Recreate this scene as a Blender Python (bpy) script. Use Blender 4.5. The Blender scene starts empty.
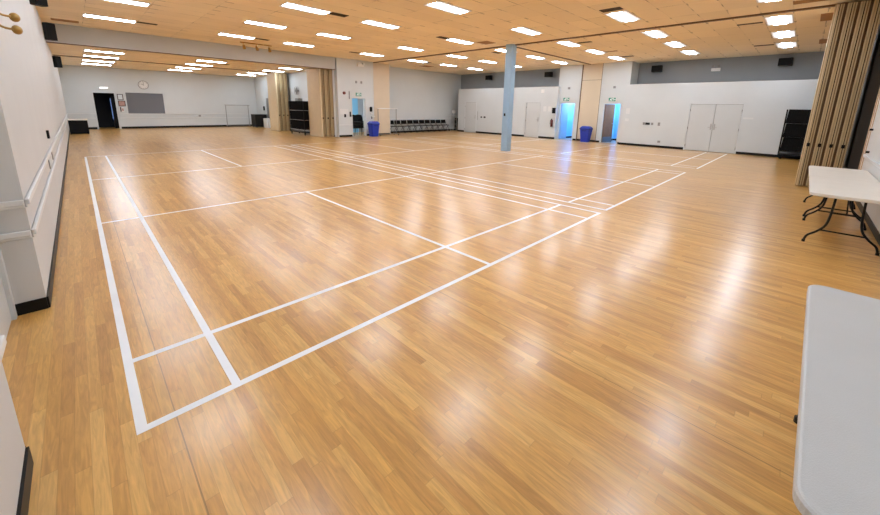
import bpy, bmesh, math, random
from mathutils import Vector, Matrix
random.seed(7)
SC = bpy.context.scene
COL = SC.collection

# ---------------------------------------------------------------- materials
def sr(r, g, b):
    f = lambda c: (c / 255 / 12.92) if c / 255 <= 0.04045 else ((c / 255 + 0.055) / 1.055) ** 2.4
    return (f(r), f(g), f(b), 1)

def mat(name, col, rough=0.6, metal=0.0, spec=0.5, noise=0.0, nscale=8.0, bump=0.0, bscale=60.0, coat=0.0):
    m = bpy.data.materials.new(name); m.use_nodes = True
    nt = m.node_tree; b = nt.nodes['Principled BSDF']
    b.inputs['Base Color'].default_value = col
    b.inputs['Roughness'].default_value = rough
    b.inputs['Metallic'].default_value = metal
    b.inputs['Specular IOR Level'].default_value = spec
    b.inputs['Coat Weight'].default_value = coat
    tc = nt.nodes.new('ShaderNodeTexCoord')
    if noise:
        n = nt.nodes.new('ShaderNodeTexNoise'); n.inputs['Scale'].default_value = nscale; n.inputs['Detail'].default_value = 4
        nt.links.new(tc.outputs['Object'], n.inputs['Vector'])
        r = nt.nodes.new('ShaderNodeMapRange'); r.inputs[1].default_value = 0.3; r.inputs[2].default_value = 0.7
        r.inputs[3].default_value = 1 - noise; r.inputs[4].default_value = 1 + noise * 0.4
        nt.links.new(n.outputs['Fac'], r.inputs[0])
        v = nt.nodes.new('ShaderNodeVectorMath'); v.operation = 'SCALE'; v.inputs[0].default_value = col[:3]
        nt.links.new(r.outputs[0], v.inputs['Scale']); nt.links.new(v.outputs[0], b.inputs['Base Color'])
    if bump:
        n2 = nt.nodes.new('ShaderNodeTexNoise'); n2.inputs['Scale'].default_value = bscale
        nt.links.new(tc.outputs['Object'], n2.inputs['Vector'])
        bp = nt.nodes.new('ShaderNodeBump'); bp.inputs['Strength'].default_value = bump; bp.inputs['Distance'].default_value = 0.01
        nt.links.new(n2.outputs['Fac'], bp.inputs['Height']); nt.links.new(bp.outputs[0], b.inputs['Normal'])
    return m

def emit_mat(name, col, strength):
    m = bpy.data.materials.new(name); m.use_nodes = True
    nt = m.node_tree; b = nt.nodes['Principled BSDF']
    b.inputs['Base Color'].default_value = (0.8, 0.8, 0.8, 1)
    b.inputs['Emission Color'].default_value = col
    b.inputs['Emission Strength'].default_value = strength
    return m

class NT:
    def __init__(s, m): s.t = m.node_tree
    def n(s, typ, **kw):
        nd = s.t.nodes.new(typ)
        for k, v in kw.items(): setattr(nd, k, v)
        return nd
    def l(s, a, b): s.t.links.new(a, b)
    def math(s, op, a, b=None, c=None):
        nd = s.n('ShaderNodeMath', operation=op)
        for i, x in enumerate((a, b, c)):
            if x is None: continue
            if isinstance(x, (int, float)): nd.inputs[i].default_value = x
            else: s.l(x, nd.inputs[i])
        return nd.outputs[0]
    def mix(s, fac, a, b, mode='MIX'):
        nd = s.n('ShaderNodeMix', data_type='RGBA', blend_type=mode)
        for i, x in ((0, fac), (6, a), (7, b)):
            if isinstance(x, (int, float)): nd.inputs[i].default_value = x
            elif isinstance(x, tuple): nd.inputs[i].default_value = x
            else: s.l(x, nd.inputs[i])
        return nd.outputs[2]

def floor_material():
    m = bpy.data.materials.new('maple_strip_floor'); m.use_nodes = True
    k = NT(m); b = m.node_tree.nodes['Principled BSDF']
    geo = k.n('ShaderNodeNewGeometry'); sep = k.n('ShaderNodeSeparateXYZ'); k.l(geo.outputs['Position'], sep.inputs[0])
    X, Y = sep.outputs[0], sep.outputs[1]
    W, L = 0.057, 0.85
    rx = k.math('DIVIDE', X, W); row = k.math('FLOOR', rx); fx = k.math('FRACT', rx)
    wn = k.n('ShaderNodeTexWhiteNoise', noise_dimensions='1D'); k.l(row, wn.inputs['W'])
    yy = k.math('ADD', k.math('DIVIDE', Y, L), k.math('MULTIPLY', wn.outputs['Value'], 17.3))
    brd = k.math('FLOOR', yy); fy = k.math('FRACT', yy)
    cv = k.n('ShaderNodeCombineXYZ'); k.l(row, cv.inputs[0]); k.l(brd, cv.inputs[1])
    wb = k.n('ShaderNodeTexWhiteNoise', noise_dimensions='2D'); k.l(cv.outputs[0], wb.inputs['Vector'])
    # tone per board
    ramp = k.n('ShaderNodeValToRGB'); k.l(wb.outputs['Value'], ramp.inputs[0])
    e = ramp.color_ramp.elements
    e[0].position = 0; e[0].color = FLOOR_COLS[0]
    e[1].position = 1; e[1].color = FLOOR_COLS[3]
    a = e.new(0.3); a.color = FLOOR_COLS[1]
    a = e.new(0.75); a.color = FLOOR_COLS[2]
    # grain, stretched along the board and shifted per board
    gv = k.n('ShaderNodeCombineXYZ')
    k.l(k.math('ADD', k.math('MULTIPLY', X, 55.0), k.math('MULTIPLY', wb.outputs['Value'], 90.0)), gv.inputs[0])
    k.l(k.math('MULTIPLY', Y, 5.0), gv.inputs[1]); k.l(k.math('MULTIPLY', row, 3.1), gv.inputs[2])
    gn = k.n('ShaderNodeTexNoise'); gn.inputs['Scale'].default_value = 1.0; gn.inputs['Detail'].default_value = 5; gn.inputs['Distortion'].default_value = 1.2
    k.l(gv.outputs[0], gn.inputs['Vector'])
    gm = k.n('ShaderNodeMapRange'); gm.inputs[1].default_value = 0.3; gm.inputs[2].default_value = 0.75; gm.inputs[3].default_value = 0.75; gm.inputs[4].default_value = 1.10
    k.l(gn.outputs['Fac'], gm.inputs[0])
    # broad wear
    bn = k.n('ShaderNodeTexNoise'); bn.inputs['Scale'].default_value = 0.5; bn.inputs['Detail'].default_value = 3
    k.l(geo.outputs['Position'], bn.inputs['Vector'])
    bm_ = k.n('ShaderNodeMapRange'); bm_.inputs[1].default_value = 0.3; bm_.inputs[2].default_value = 0.7; bm_.inputs[3].default_value = 0.93; bm_.inputs[4].default_value = 1.05
    k.l(bn.outputs['Fac'], bm_.inputs[0])
    # gaps
    gx = k.math('LESS_THAN', k.math('ABSOLUTE', k.math('SUBTRACT', fx, 0.5)), 0.478)
    gy = k.math('LESS_THAN', k.math('ABSOLUTE', k.math('SUBTRACT', fy, 0.5)), 0.4975)
    gap = k.math('MULTIPLY', gx, gy)
    gapv = k.math('ADD', k.math('MULTIPLY', gap, 0.15), 0.85)
    # wide seams every 2.04 m
    sx = k.math('FRACT', k.math('DIVIDE', k.math('ADD', X, 20.4 - 0.17 + 1.02), 2.04))
    seam = k.math('LESS_THAN', k.math('ABSOLUTE', k.math('SUBTRACT', sx, 0.5)), 0.0016)
    seamv = k.math('SUBTRACT', 1.0, k.math('MULTIPLY', seam, 0.42))
    val = k.math('MULTIPLY', k.math('MULTIPLY', gm.outputs[0], bm_.outputs[0]), k.math('MULTIPLY', gapv, seamv))
    sc = k.n('ShaderNodeVectorMath', operation='SCALE'); k.l(ramp.outputs['Color'], sc.inputs[0]); k.l(val, sc.inputs['Scale'])
    k.l(sc.outputs[0], b.inputs['Base Color'])
    # sheen: rough varnish, wavering boards
    rn = k.n('ShaderNodeTexNoise'); rn.inputs['Scale'].default_value = 1.6; rn.inputs['Detail'].default_value = 5
    k.l(geo.outputs['Position'], rn.inputs['Vector'])
    rm = k.n('ShaderNodeMapRange'); rm.inputs[1].default_value = 0.3; rm.inputs[2].default_value = 0.7; rm.inputs[3].default_value = FLOOR_R[0]; rm.inputs[4].default_value = FLOOR_R[1]
    k.l(rn.outputs['Fac'], rm.inputs[0])
    k.l(k.math('ADD', rm.outputs[0], k.math('MULTIPLY', wb.outputs['Value'], 0.01)), b.inputs['Roughness'])
    b.inputs['Specular IOR Level'].default_value = FLOOR_R[2]
    b.inputs['Coat Weight'].default_value = 0.42; b.inputs['Coat Roughness'].default_value = 0.19
    return m

def ceiling_material(name, col, x0, y0):
    m = bpy.data.materials.new(name); m.use_nodes = True
    k = NT(m); b = m.node_tree.nodes['Principled BSDF']; b.inputs['Roughness'].default_value = 0.9
    b.inputs['Specular IOR Level'].default_value = 0.1
    geo = k.n('ShaderNodeNewGeometry'); sep = k.n('ShaderNodeSeparateXYZ'); k.l(geo.outputs['Position'], sep.inputs[0])
    X, Y = k.math('SUBTRACT', sep.outputs[0], x0), k.math('SUBTRACT', sep.outputs[1], y0)
    ux, uy = k.math('DIVIDE', X, 1.219), k.math('DIVIDE', Y, 0.594)
    fx, fy = k.math('FRACT', ux), k.math('FRACT', uy)
    cv = k.n('ShaderNodeCombineXYZ'); k.l(k.math('FLOOR', ux), cv.inputs[0]); k.l(k.math('FLOOR', uy), cv.inputs[1])
    wn = k.n('ShaderNodeTexWhiteNoise', noise_dimensions='2D'); k.l(cv.outputs[0], wn.inputs['Vector'])
    # joints: faint everywhere, dark where tiles sit badly
    dx = k.math('GREATER_THAN', k.math('ABSOLUTE', k.math('SUBTRACT', fx, 0.5)), 0.492)
    dy = k.math('GREATER_THAN', k.math('ABSOLUTE', k.math('SUBTRACT', fy, 0.5)), 0.482)
    n = k.n('ShaderNodeTexNoise'); n.inputs['Scale'].default_value = 1.7; n.inputs['Detail'].default_value = 2
    k.l(geo.outputs['Position'], n.inputs['Vector'])
    bad = k.n('ShaderNodeMapRange'); bad.inputs[1].default_value = 0.5; bad.inputs[2].default_value = 0.66; bad.inputs[3].default_value = 0.06; bad.inputs[4].default_value = 0.5
    k.l(n.outputs['Fac'], bad.inputs[0])
    dash = k.math('MULTIPLY', k.math('GREATER_THAN', k.math('ABSOLUTE', k.math('SUBTRACT', fy, 0.5)), 0.455), k.math('LESS_THAN', fx, 0.16))
    dash = k.math('MULTIPLY', k.math('MULTIPLY', dash, k.math('GREATER_THAN', wn.outputs['Value'], 0.45)), 0.42)
    j = k.math('MAXIMUM', k.math('MULTIPLY', k.math('MAXIMUM', dx, dy), bad.outputs[0]), dash)
    tone = k.math('ADD', 0.955, k.math('MULTIPLY', wn.outputs['Value'], 0.09))
    fn = k.n('ShaderNodeTexNoise'); fn.inputs['Scale'].default_value = 45; k.l(geo.outputs['Position'], fn.inputs['Vector'])
    tone = k.math('MULTIPLY', tone, k.math('ADD', 0.94, k.math('MULTIPLY', fn.outputs['Fac'], 0.12)))
    v = k.math('MULTIPLY', tone, k.math('SUBTRACT', 1.0, j))
    sc = k.n('ShaderNodeVectorMath', operation='SCALE'); sc.inputs[0].default_value = col[:3]; k.l(v, sc.inputs['Scale'])
    k.l(sc.outputs[0], b.inputs['Base Color'])
    return m

def shutter_material():
    m = mat('shutter_slats', sr(112, 114, 120), 0.5)
    k = NT(m); b = m.node_tree.nodes['Principled BSDF']
    geo = k.n('ShaderNodeNewGeometry'); sep = k.n('ShaderNodeSeparateXYZ'); k.l(geo.outputs['Position'], sep.inputs[0])
    w = k.math('SINE', k.math('MULTIPLY', sep.outputs[2], 90.0))
    bp = k.n('ShaderNodeBump'); bp.inputs['Strength'].default_value = 0.6; bp.inputs['Distance'].default_value = 0.01
    k.l(w, bp.inputs['Height']); k.l(bp.outputs[0], b.inputs['Normal'])
    return m

FLOOR_COLS = [sr(194, 143, 74), sr(210, 158, 84), sr(216, 166, 91), sr(225, 178, 104)]
FLOOR_R = (0.284, 0.31, 0.5)
LIGHT_E = 29.0
LCOL = (0.86, 0.985, 1.14, 1)
CEIL_C = sr(242, 227, 203)

M = {}
M['floor'] = floor_material()
M['ceiling'] = ceiling_material('ceiling_tiles', CEIL_C, 0.55, -1.6)
M['ceiling_b'] = ceiling_material('ceiling_tiles_back', CEIL_C, 0.55, 18.28)
M['wall'] = mat('white_wall_paint', sr(210, 212, 212), 0.55, noise=0.03, nscale=1.5, bump=0.05, bscale=120)
M['wall_cool'] = mat('cool_white_wall_paint', sr(208, 213, 214), 0.5, noise=0.03, nscale=1.2, bump=0.05, bscale=120)
M['grey_wall'] = mat('grey_wall_paint', sr(149, 154, 157), 0.6, noise=0.04, nscale=1.5)
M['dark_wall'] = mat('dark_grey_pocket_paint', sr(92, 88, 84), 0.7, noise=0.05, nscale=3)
M['beam'] = mat('beam_paint', sr(190, 192, 190), 0.6, noise=0.03, nscale=1.5)
M['trim'] = mat('white_trim_gloss', sr(220, 222, 222), 0.35)
M['black_base'] = mat('black_vinyl_base', sr(13, 12, 13), 0.45, spec=0.25, noise=0.1, nscale=5)
M['line'] = mat('court_line_paint', sr(238, 242, 246), 0.4, noise=0.05, nscale=3)
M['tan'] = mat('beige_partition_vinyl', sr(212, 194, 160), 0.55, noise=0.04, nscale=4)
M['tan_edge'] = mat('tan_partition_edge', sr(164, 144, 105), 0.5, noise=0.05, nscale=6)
M['tan_dark'] = mat('brown_oak_partition_edge', sr(136, 111, 75), 0.5, noise=0.06, nscale=6)  # browner colour for every second panel
M['tan_trim'] = mat('light_oak_edge_trim', sr(184, 163, 123), 0.5, noise=0.05, nscale=6)
M['brown_gap'] = mat('brown_partition_seal', sr(104, 78, 50), 0.6, noise=0.08, nscale=8)
M['dark_gap'] = mat('dark_rubber_seal', sr(40, 32, 26), 0.7, noise=0.1, nscale=20)
M['pocket'] = mat('beige_pocket_panel', sr(214, 198, 172), 0.5, noise=0.03, nscale=2)
M['track'] = mat('dark_bronze_track', sr(104, 76, 48), 0.5, noise=0.08, nscale=6)
M['blue_col'] = mat('pale_blue_column_paint', sr(148, 180, 208), 0.45, noise=0.05, nscale=5)
M['steel'] = mat('grey_steel', sr(150, 150, 150), 0.35, 0.8, noise=0.05, nscale=10)
M['chrome'] = mat('satin_chrome', sr(180, 180, 180), 0.3, 0.9, noise=0.05, nscale=10)
M['black_metal'] = mat('black_powder_coat', sr(13, 12, 13), 0.35, spec=0.25, noise=0.15, nscale=20)
M['black_fab'] = mat('black_upholstery', sr(13, 12, 13), 0.75, spec=0.25, noise=0.2, nscale=30)
M['black_pl'] = mat('black_plastic', sr(13, 12, 13), 0.5, spec=0.25, noise=0.2, nscale=15)
M['black_grille'] = mat('black_speaker_grille', sr(13, 12, 13), 0.7, spec=0.25, noise=0.3, nscale=80)
M['table'] = mat('grey_white_table_plastic', sr(194, 197, 198), 0.4, noise=0.03, nscale=4, bump=0.12, bscale=250)
M['table_warm'] = mat('white_table_laminate', sr(226, 222, 212), 0.4, noise=0.03, nscale=4, bump=0.1, bscale=250)
M['bin'] = mat('blue_bin_plastic', sr(22, 52, 170), 0.4, noise=0.08, nscale=6)
M['bin_dark'] = mat('dark_blue_bin_plastic', sr(16, 34, 110), 0.4, noise=0.08, nscale=6)
M['door'] = mat('pale_grey_door_paint', sr(204, 208, 208), 0.45, noise=0.02, nscale=2)
M['door_line'] = mat('door_gap_shadow_grey', sr(120, 116, 110), 0.7, noise=0.05, nscale=5)
M['frame'] = mat('white_frame_paint', sr(210, 215, 217), 0.4, noise=0.02, nscale=3)
M['wood_door'] = mat('brown_wood_door', sr(142, 100, 62), 0.45, noise=0.15, nscale=5)
M['kick'] = mat('grey_kickplate', sr(130, 130, 134), 0.35, 0.6, noise=0.05, nscale=5)
M['blue_wall'] = mat('sky_blue_washroom_paint', sr(140, 208, 248), 0.5, noise=0.03, nscale=2)
M['blue_wall_dull'] = mat('muted_blue_paint', sr(152, 182, 208), 0.5, noise=0.03, nscale=2)
M['grey_floor'] = mat('grey_vinyl_floor', sr(140, 150, 165), 0.35, noise=0.05, nscale=5)
M['passage_grey'] = mat('pale_blue_grey_paint', sr(190, 200, 208), 0.5, noise=0.03, nscale=2)
M['dark_room'] = mat('unlit_room_darkness', sr(30, 30, 32), 0.8, noise=0.1, nscale=3)  # near-black colour carries the darkness of the unlit room
M['shutter'] = shutter_material()
M['white_pl'] = mat('white_plastic', sr(232, 232, 230), 0.4, noise=0.02, nscale=8)
M['paper'] = mat('white_paper', sr(222, 224, 224), 0.8, noise=0.03, nscale=8)
M['red'] = mat('fire_red', sr(112, 44, 44), 0.4, noise=0.05, nscale=10)
M['brass'] = mat('aged_brass', sr(176, 142, 80), 0.35, 0.7, noise=0.12, nscale=12)
M['brown_frame'] = mat('dark_brown_frame', sr(70, 48, 44), 0.5, noise=0.1, nscale=10)
M['picture'] = mat('muted_rose_print', sr(190, 150, 140), 0.6, noise=0.25, nscale=14)
M['vent'] = mat('dark_vent_metal', sr(52, 40, 30), 0.6, noise=0.1, nscale=12)
M['tan_vent'] = mat('tan_vent_metal', sr(170, 128, 84), 0.6, noise=0.1, nscale=12)
M['brown_tile'] = mat('brown_access_tile', sr(168, 126, 84), 0.8, noise=0.06, nscale=5)
M['green'] = mat('exit_green', sr(30, 140, 120), 0.4, noise=0.03, nscale=5)
M['fixture'] = mat('fixture_white_enamel', sr(225, 225, 228), 0.35, noise=0.02, nscale=6)
M['wood_strip'] = mat('tan_wood_strip', sr(202, 176, 150), 0.5, noise=0.1, nscale=10)
M['diffuser'] = emit_mat('fluorescent_diffuser', LCOL, LIGHT_E)
M['diffuser_b'] = emit_mat('fluorescent_diffuser_back', LCOL, LIGHT_E * 1.0)
M['diffuser_side'] = emit_mat('fluorescent_side_diffuser', (0.82, 0.88, 1.0, 1), 0.9)
M['lamp_blue'] = emit_mat('washroom_lamp', (0.75, 0.92, 1.0, 1), 22)
M['lamp_dim'] = emit_mat('passage_lamp', (0.95, 0.97, 1.0, 1), 26)
M['screen_blue'] = emit_mat('lit_blue_panel', (0.04, 0.12, 0.5, 1), 0.6)
M['screen_cyan'] = emit_mat('lit_cyan_label', (0.15, 0.55, 0.85, 1), 0.8)
M['sign_white'] = emit_mat('lit_sign_face', (0.9, 1.0, 0.97, 1), 0.3)
M['em_lamp'] = emit_mat('lit_lamp_over_door', (1, 1, 0.98, 1), 1.6)

# ---------------------------------------------------------------- mesh building
class MB:
    def __init__(s): s.bm = bmesh.new()
    def box(s, a, b, mx=None):
        r = bmesh.ops.create_cube(s.bm, size=1)
        a, b = Vector(a), Vector(b)
        T = Matrix.Translation((a + b) / 2) @ Matrix.Diagonal((*(Vector((abs(b[i] - a[i]) for i in range(3)))), 1))
        bmesh.ops.transform(s.bm, matrix=(mx @ T) if mx else T, verts=r['verts'])
        return s
    def cyl(s, p, q, r, r2=None, seg=12):
        p, q = Vector(p), Vector(q); d = q - p
        g = bmesh.ops.create_cone(s.bm, cap_ends=True, segments=seg, radius1=r, radius2=r if r2 is None else r2, depth=d.length)
        bmesh.ops.transform(s.bm, matrix=Matrix.Translation((p + q) / 2) @ d.to_track_quat('Z', 'Y').to_matrix().to_4x4(), verts=g['verts'])
        return s
    def ball(s, c, r, sx=1, sy=1, sz=1, seg=14):
        g = bmesh.ops.create_uvsphere(s.bm, u_segments=seg, v_segments=seg // 2, radius=r)
        bmesh.ops.transform(s.bm, matrix=Matrix.Translation(c) @ Matrix.Diagonal((sx, sy, sz, 1)), verts=g['verts'])
        return s
    def tube(s, pts, r, seg=8, smooth=True, sub=5):
        pts = [Vector(p) for p in pts]
        if smooth and len(pts) > 2:
            out = []
            for i in range(len(pts) - 1):
                p0 = pts[max(i - 1, 0)]; p1 = pts[i]; p2 = pts[i + 1]; p3 = pts[min(i + 2, len(pts) - 1)]
                for k in range(sub):
                    t = k / sub
                    out.append(0.5 * ((2 * p1) + (p2 - p0) * t + (2 * p0 - 5 * p1 + 4 * p2 - p3) * t * t + (3 * p1 - p0 - 3 * p2 + p3) * t ** 3))
            out.append(pts[-1]); pts = out
        rings = []; n = len(pts); ref = None
        for i, p in enumerate(pts):
            d = (pts[min(i + 1, n - 1)] - pts[max(i - 1, 0)]).normalized()
            if ref is None: ref = d.orthogonal().normalized()
            u = (ref - d * ref.dot(d)).normalized(); ref = u; w = d.cross(u)
            rings.append([s.bm.verts.new(p + (u * math.cos(a) + w * math.sin(a)) * r) for a in [2 * math.pi * j / seg for j in range(seg)]])
        for i in range(n - 1):
            for j in range(seg):
                s.bm.faces.new((rings[i][j], rings[i][(j + 1) % seg], rings[i + 1][(j + 1) % seg], rings[i + 1][j]))
        s.bm.faces.new(rings[0][::-1]); s.bm.faces.new(rings[-1])
        return s
    def loft(s, loops):
        R = [[s.bm.verts.new(p) for p in lp] for lp in loops]
        n = len(R[0])
        for i in range(len(R) - 1):
            for j in range(n):
                s.bm.faces.new((R[i][j], R[i][(j + 1) % n], R[i + 1][(j + 1) % n], R[i + 1][j]))
        s.bm.faces.new(R[0][::-1]); s.bm.faces.new(R[-1])
        return s
    def build(s, name, m, parent=None, bevel=0.0, smooth=False, loc=None):
        bmesh.ops.recalc_face_normals(s.bm, faces=s.bm.faces)
        me = bpy.data.meshes.new(name); s.bm.to_mesh(me); s.bm.free()
        me.materials.append(M[m] if isinstance(m, str) else m)
        if smooth:
            for p in me.polygons: p.use_smooth = True
        o = bpy.data.objects.new(name, me); COL.objects.link(o)
        if parent: o.parent = parent
        if loc: o.location = loc
        if bevel:
            b = o.modifiers.new('bevel', 'BEVEL'); b.width = bevel; b.segments = 2; b.limit_method = 'ANGLE'
        return o

def rrect(x0, x1, y0, y1, z, r, n=5):
    out = []
    for cx, cy, a0 in ((x1 - r, y1 - r, 0), (x0 + r, y1 - r, 90), (x0 + r, y0 + r, 180), (x1 - r, y0 + r, 270)):
        for i in range(n + 1):
            a = math.radians(a0 + 90 * i / n)
            out.append((cx + r * math.cos(a), cy + r * math.sin(a), z))
    return out

def tag(o, label=None, cat=None, group=None, kind=None):
    if label: o['label'] = label
    if cat: o['category'] = cat
    if group: o['group'] = group
    if kind: o['kind'] = kind
    return o
def thing(name, loc, label, cat, group=None, rz=0.0):
    o = bpy.data.objects.new(name, None); COL.objects.link(o)
    o.empty_display_size = 0.1
    o.location = loc; o.rotation_euler = (0, 0, rz)
    return tag(o, label, cat, group)
def struct(o, label=None, cat=None):
    return tag(o, label, cat, kind='structure')
def copy_tree(o, parent=None):
    c = o.copy(); COL.objects.link(c)
    if parent: c.parent = parent
    for ch in list(o.children): copy_tree(ch, c)
    return c
def box(name, a, b, m, parent=None, bevel=0.0):
    return MB().box(a, b).build(name, m, parent, bevel)
ORD = ['first', 'second', 'third', 'fourth', 'fifth', 'sixth', 'seventh', 'eighth', 'ninth', 'tenth']

# ---------------------------------------------------------------- dimensions
HC, HB = 4.18, 3.67
XL, XR, XG = -0.38, 19.82, 21.15
YS, YN, YB, YP = -3.22, 17.05, 28.3, 15.9
XA = 9.97

# ---------------------------------------------------------------- floor and court
fl = struct(box('floor', (-1.2, -4.2, -0.1), (23.2, 31, 0), 'floor'), 'glossy honey maple strip floor with white court lines', 'floor')
LW = 0.048
def lines(specs, label):
    b = MB()
    for x0, y0, x1, y1 in specs:
        zt = 0.0010 if (x1 - x0) < (y1 - y0) else 0.0014
        b.box((x0, y0, 0.0002), (x1, y1, zt))
    o = b.build('court_marking', 'line', fl); o['label'] = label
def vl(x, y0, y1): return (x, y0, x + LW, y1)
def hl(y, x0, x1): return (x0, y, x1, y + LW)
E_ = 0.0
lines([vl(0, 0, 13.4), vl(0.46, 0, 13.4), vl(5.6, 0, 13.4), vl(6.06, 0, 13.4), vl(3.03, 0, 4.69), vl(3.03, 8.7, 13.4),
       hl(0, 0, 6.1), hl(0.715, 0, 6.1), hl(4.66, 0, 6.1), hl(8.69, 0, 6.1), hl(13.36, 0, 6.1)], 'white court lines nearest the left wall')
lines([vl(6.34, 0, 13.4), vl(6.77, 0, 13.4), vl(11.82, 0, 13.4), vl(12.26, 0, 13.4), vl(9.31, 0, 4.6), vl(9.31, 8.65, 13.4),
       hl(0, 6.34, 12.3), hl(0.70, 6.34, 12.3), hl(4.6, 6.34, 12.3), hl(8.64, 6.34, 12.3), hl(13.36, 6.34, 12.3)], 'white court lines in the middle of the floor')
lines([vl(13.44, 0, 13.4), vl(13.9, 0, 13.4), vl(18.95, 0, 13.4), vl(19.4, 0, 13.4), vl(16.4, 0, 4.6), vl(16.4, 8.6, 13.4),
       hl(-0.08, 13.44, 19.45), hl(0.64, 13.44, 19.45), hl(4.5, 13.44, 19.45), hl(8.5, 13.44, 19.45), hl(13.3, 13.44, 19.45)], 'white court lines nearest the grey double door')

# ---------------------------------------------------------------- ceilings
ce = struct(MB().box((-1.2, -4.2, HC), (23.2, YP, HC + 0.1)).box((10, YP, HC), (23.2, 17.3, HC + 0.1)).build('ceiling', 'ceiling'), 'tan tiled suspended ceiling over the main hall', 'ceiling')
struct(box('ceiling_back', (XL - 0.2, YP + 0.3, HB), (XA + 0.2, YB + 0.2, HB + 0.1), 'ceiling_b'), 'lower tan tiled ceiling behind the beam', 'ceiling')
struct(box('beam_dividing', (XL, YP, 3.58), (XA + 0.02, YP + 0.3, HC), 'beam'), 'pale grey dividing beam across the left half of the ceiling', 'beam')
box('track_strip', (XL, YP + 0.02, 3.55), (XA, YP + 0.1, 3.585), 'track', bpy.data.objects['beam_dividing'])

# ---------------------------------------------------------------- walls
b = MB()
b.box((XL - 0.15, 2.05, 0), (XL, YB, HC))                    # beyond the side doorway
b.box((XL - 0.35, 0.15, 2.15), (XL, 2.05, HC))               # over the side doorway
b.box((XL - 0.35, 2.05, 0), (XL - 0.1, 2.3, HC))
b.box((XL - 0.35, YS, 0), (XL, 0.15, HC))                    # near block
b.box((XL - 0.35, 0.15, 0), (XL - 0.22, 2.05, 2.15))         # back of the recess
wl = struct(b.build('wall_left', 'wall'), 'long white left wall with a chair rail', 'wall')

def rail(name, segs, z, m='trim', d=0.028, h=0.045, kind=True, label=None):
    b = MB()
    for (x0, y0), (x1, y1), (nx, ny) in segs:
        lo = (min(x0, x1, x0 + nx * d, x1 + nx * d), min(y0, y1, y0 + ny * d, y1 + ny * d), z - h / 2)
        hi = (max(x0, x1, x0 + nx * d, x1 + nx * d), max(y0, y1, y0 + ny * d, y1 + ny * d), z + h / 2)
        b.box(lo, hi)
        lo2 = (min(x0, x1, x0 + nx * d * .5, x1 + nx * d * .5), min(y0, y1, y0 + ny * d * .5, y1 + ny * d * .5), z - h)
        b.box(lo2, tuple(hi[i] if i == 2 else max(lo2[i], (max(x0, x1, x0 + nx * d * .5), max(y0, y1, y0 + ny * d * .5))[i] if i < 2 else 0) for i in range(3)))
    o = b.build(name, m, bevel=0.006)
    return struct(o, label, 'trim')
leftsegs = [((XL, 2.05), (XL, YB), (1, 0)), ((XL - 0.2, 2.05), (XL, 2.05), (0, -1)), ((XL, YS), (XL, 0.15), (1, 0)), ((XL - 0.2, 0.15), (XL, 0.15), (0, 1))]
rail('trim_1', leftsegs, 0.92, label='upper white chair rail along the left wall')
rail('trim_2', leftsegs, 0.67, label='lower white chair rail along the left wall')
backsegs = [((XL, YB), (0.80, YB), (0, -1)), ((1.90, YB), (XA, YB), (0, -1))]
rail('trim_3', backsegs, 0.93, d=0.03, h=0.03, label='upper chair rail along the far back wall')
rail('trim_4', backsegs, 0.67, d=0.03, h=0.03, label='lower chair rail along the far back wall')

def base(name, segs, label, h=0.1, d=0.012):
    b = MB()
    for (x0, y0), (x1, y1), (nx, ny) in segs:
        b.box((min(x0, x1) + min(nx, 0) * d, min(y0, y1) + min(ny, 0) * d, 0.001), (max(x0, x1) + max(nx, 0) * d, max(y0, y1) + max(ny, 0) * d, h))
    return struct(b.build(name, 'black_base'), label, 'baseboard')
base('baseboard_left', leftsegs, 'black baseboard along the left wall')
base('baseboard_back', [((XL, YB), (0.80, YB), (0, -1)), ((1.90, YB), (XA, YB), (0, -1))], 'black baseboard along the far back wall', h=0.13)

# back wall with an open doorway and a shutter opening
b = MB()
b.box((XL - 0.15, YB, 0), (0.86, YB + 0.15, HC)).box((0.86, YB, 2.18), (1.82, YB + 0.15, HC)).box((1.82, YB, 0), (2.34, YB + 0.15, HC))
b.box((2.34, YB, 0), (4.22, YB + 0.15, 0.92)).box((2.34, YB, 2.24), (4.22, YB + 0.15, HC)).box((4.22, YB, 0), (XA + 0.2, YB + 0.15, HC))
struct(b.build('wall_back', 'wall_cool'), 'far back wall with a dark doorway and grey shutter', 'wall')
d = struct(MB().box((0.82, YB - 0.02, 0), (0.87, YB + 0.16, 2.22)).box((1.81, YB - 0.02, 0), (1.86, YB + 0.16, 2.22)).box((0.82, YB - 0.02, 2.17), (1.86, YB + 0.16, 2.22)).build('door_2', 'frame'), 'open doorway to a dark room in the far back wall', 'door')
w = struct(box('window_1', (2.34, YB + 0.05, 0.92), (4.22, YB + 0.09, 2.24), 'shutter'), 'closed grey roller shutter in the far back wall', 'window')
MB().box((2.30, YB - 0.015, 0.88), (2.345, YB + 0.14, 2.28)).box((4.215, YB - 0.015, 0.88), (4.26, YB + 0.14, 2.28)).box((2.30, YB - 0.015, 2.235), (4.26, YB + 0.14, 2.28)).box((2.28, YB - 0.05, 0.88), (4.28, YB + 0.14, 0.925)).build('window_frame', 'frame', w)
# dark room behind the doorway
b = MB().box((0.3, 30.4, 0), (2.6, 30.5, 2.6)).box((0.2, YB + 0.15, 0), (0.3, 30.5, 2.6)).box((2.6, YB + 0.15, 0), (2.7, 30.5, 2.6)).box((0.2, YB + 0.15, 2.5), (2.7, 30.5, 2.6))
struct(b.build('wall_store', 'dark_room'), 'unlit room behind the far doorway', 'wall')

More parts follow.
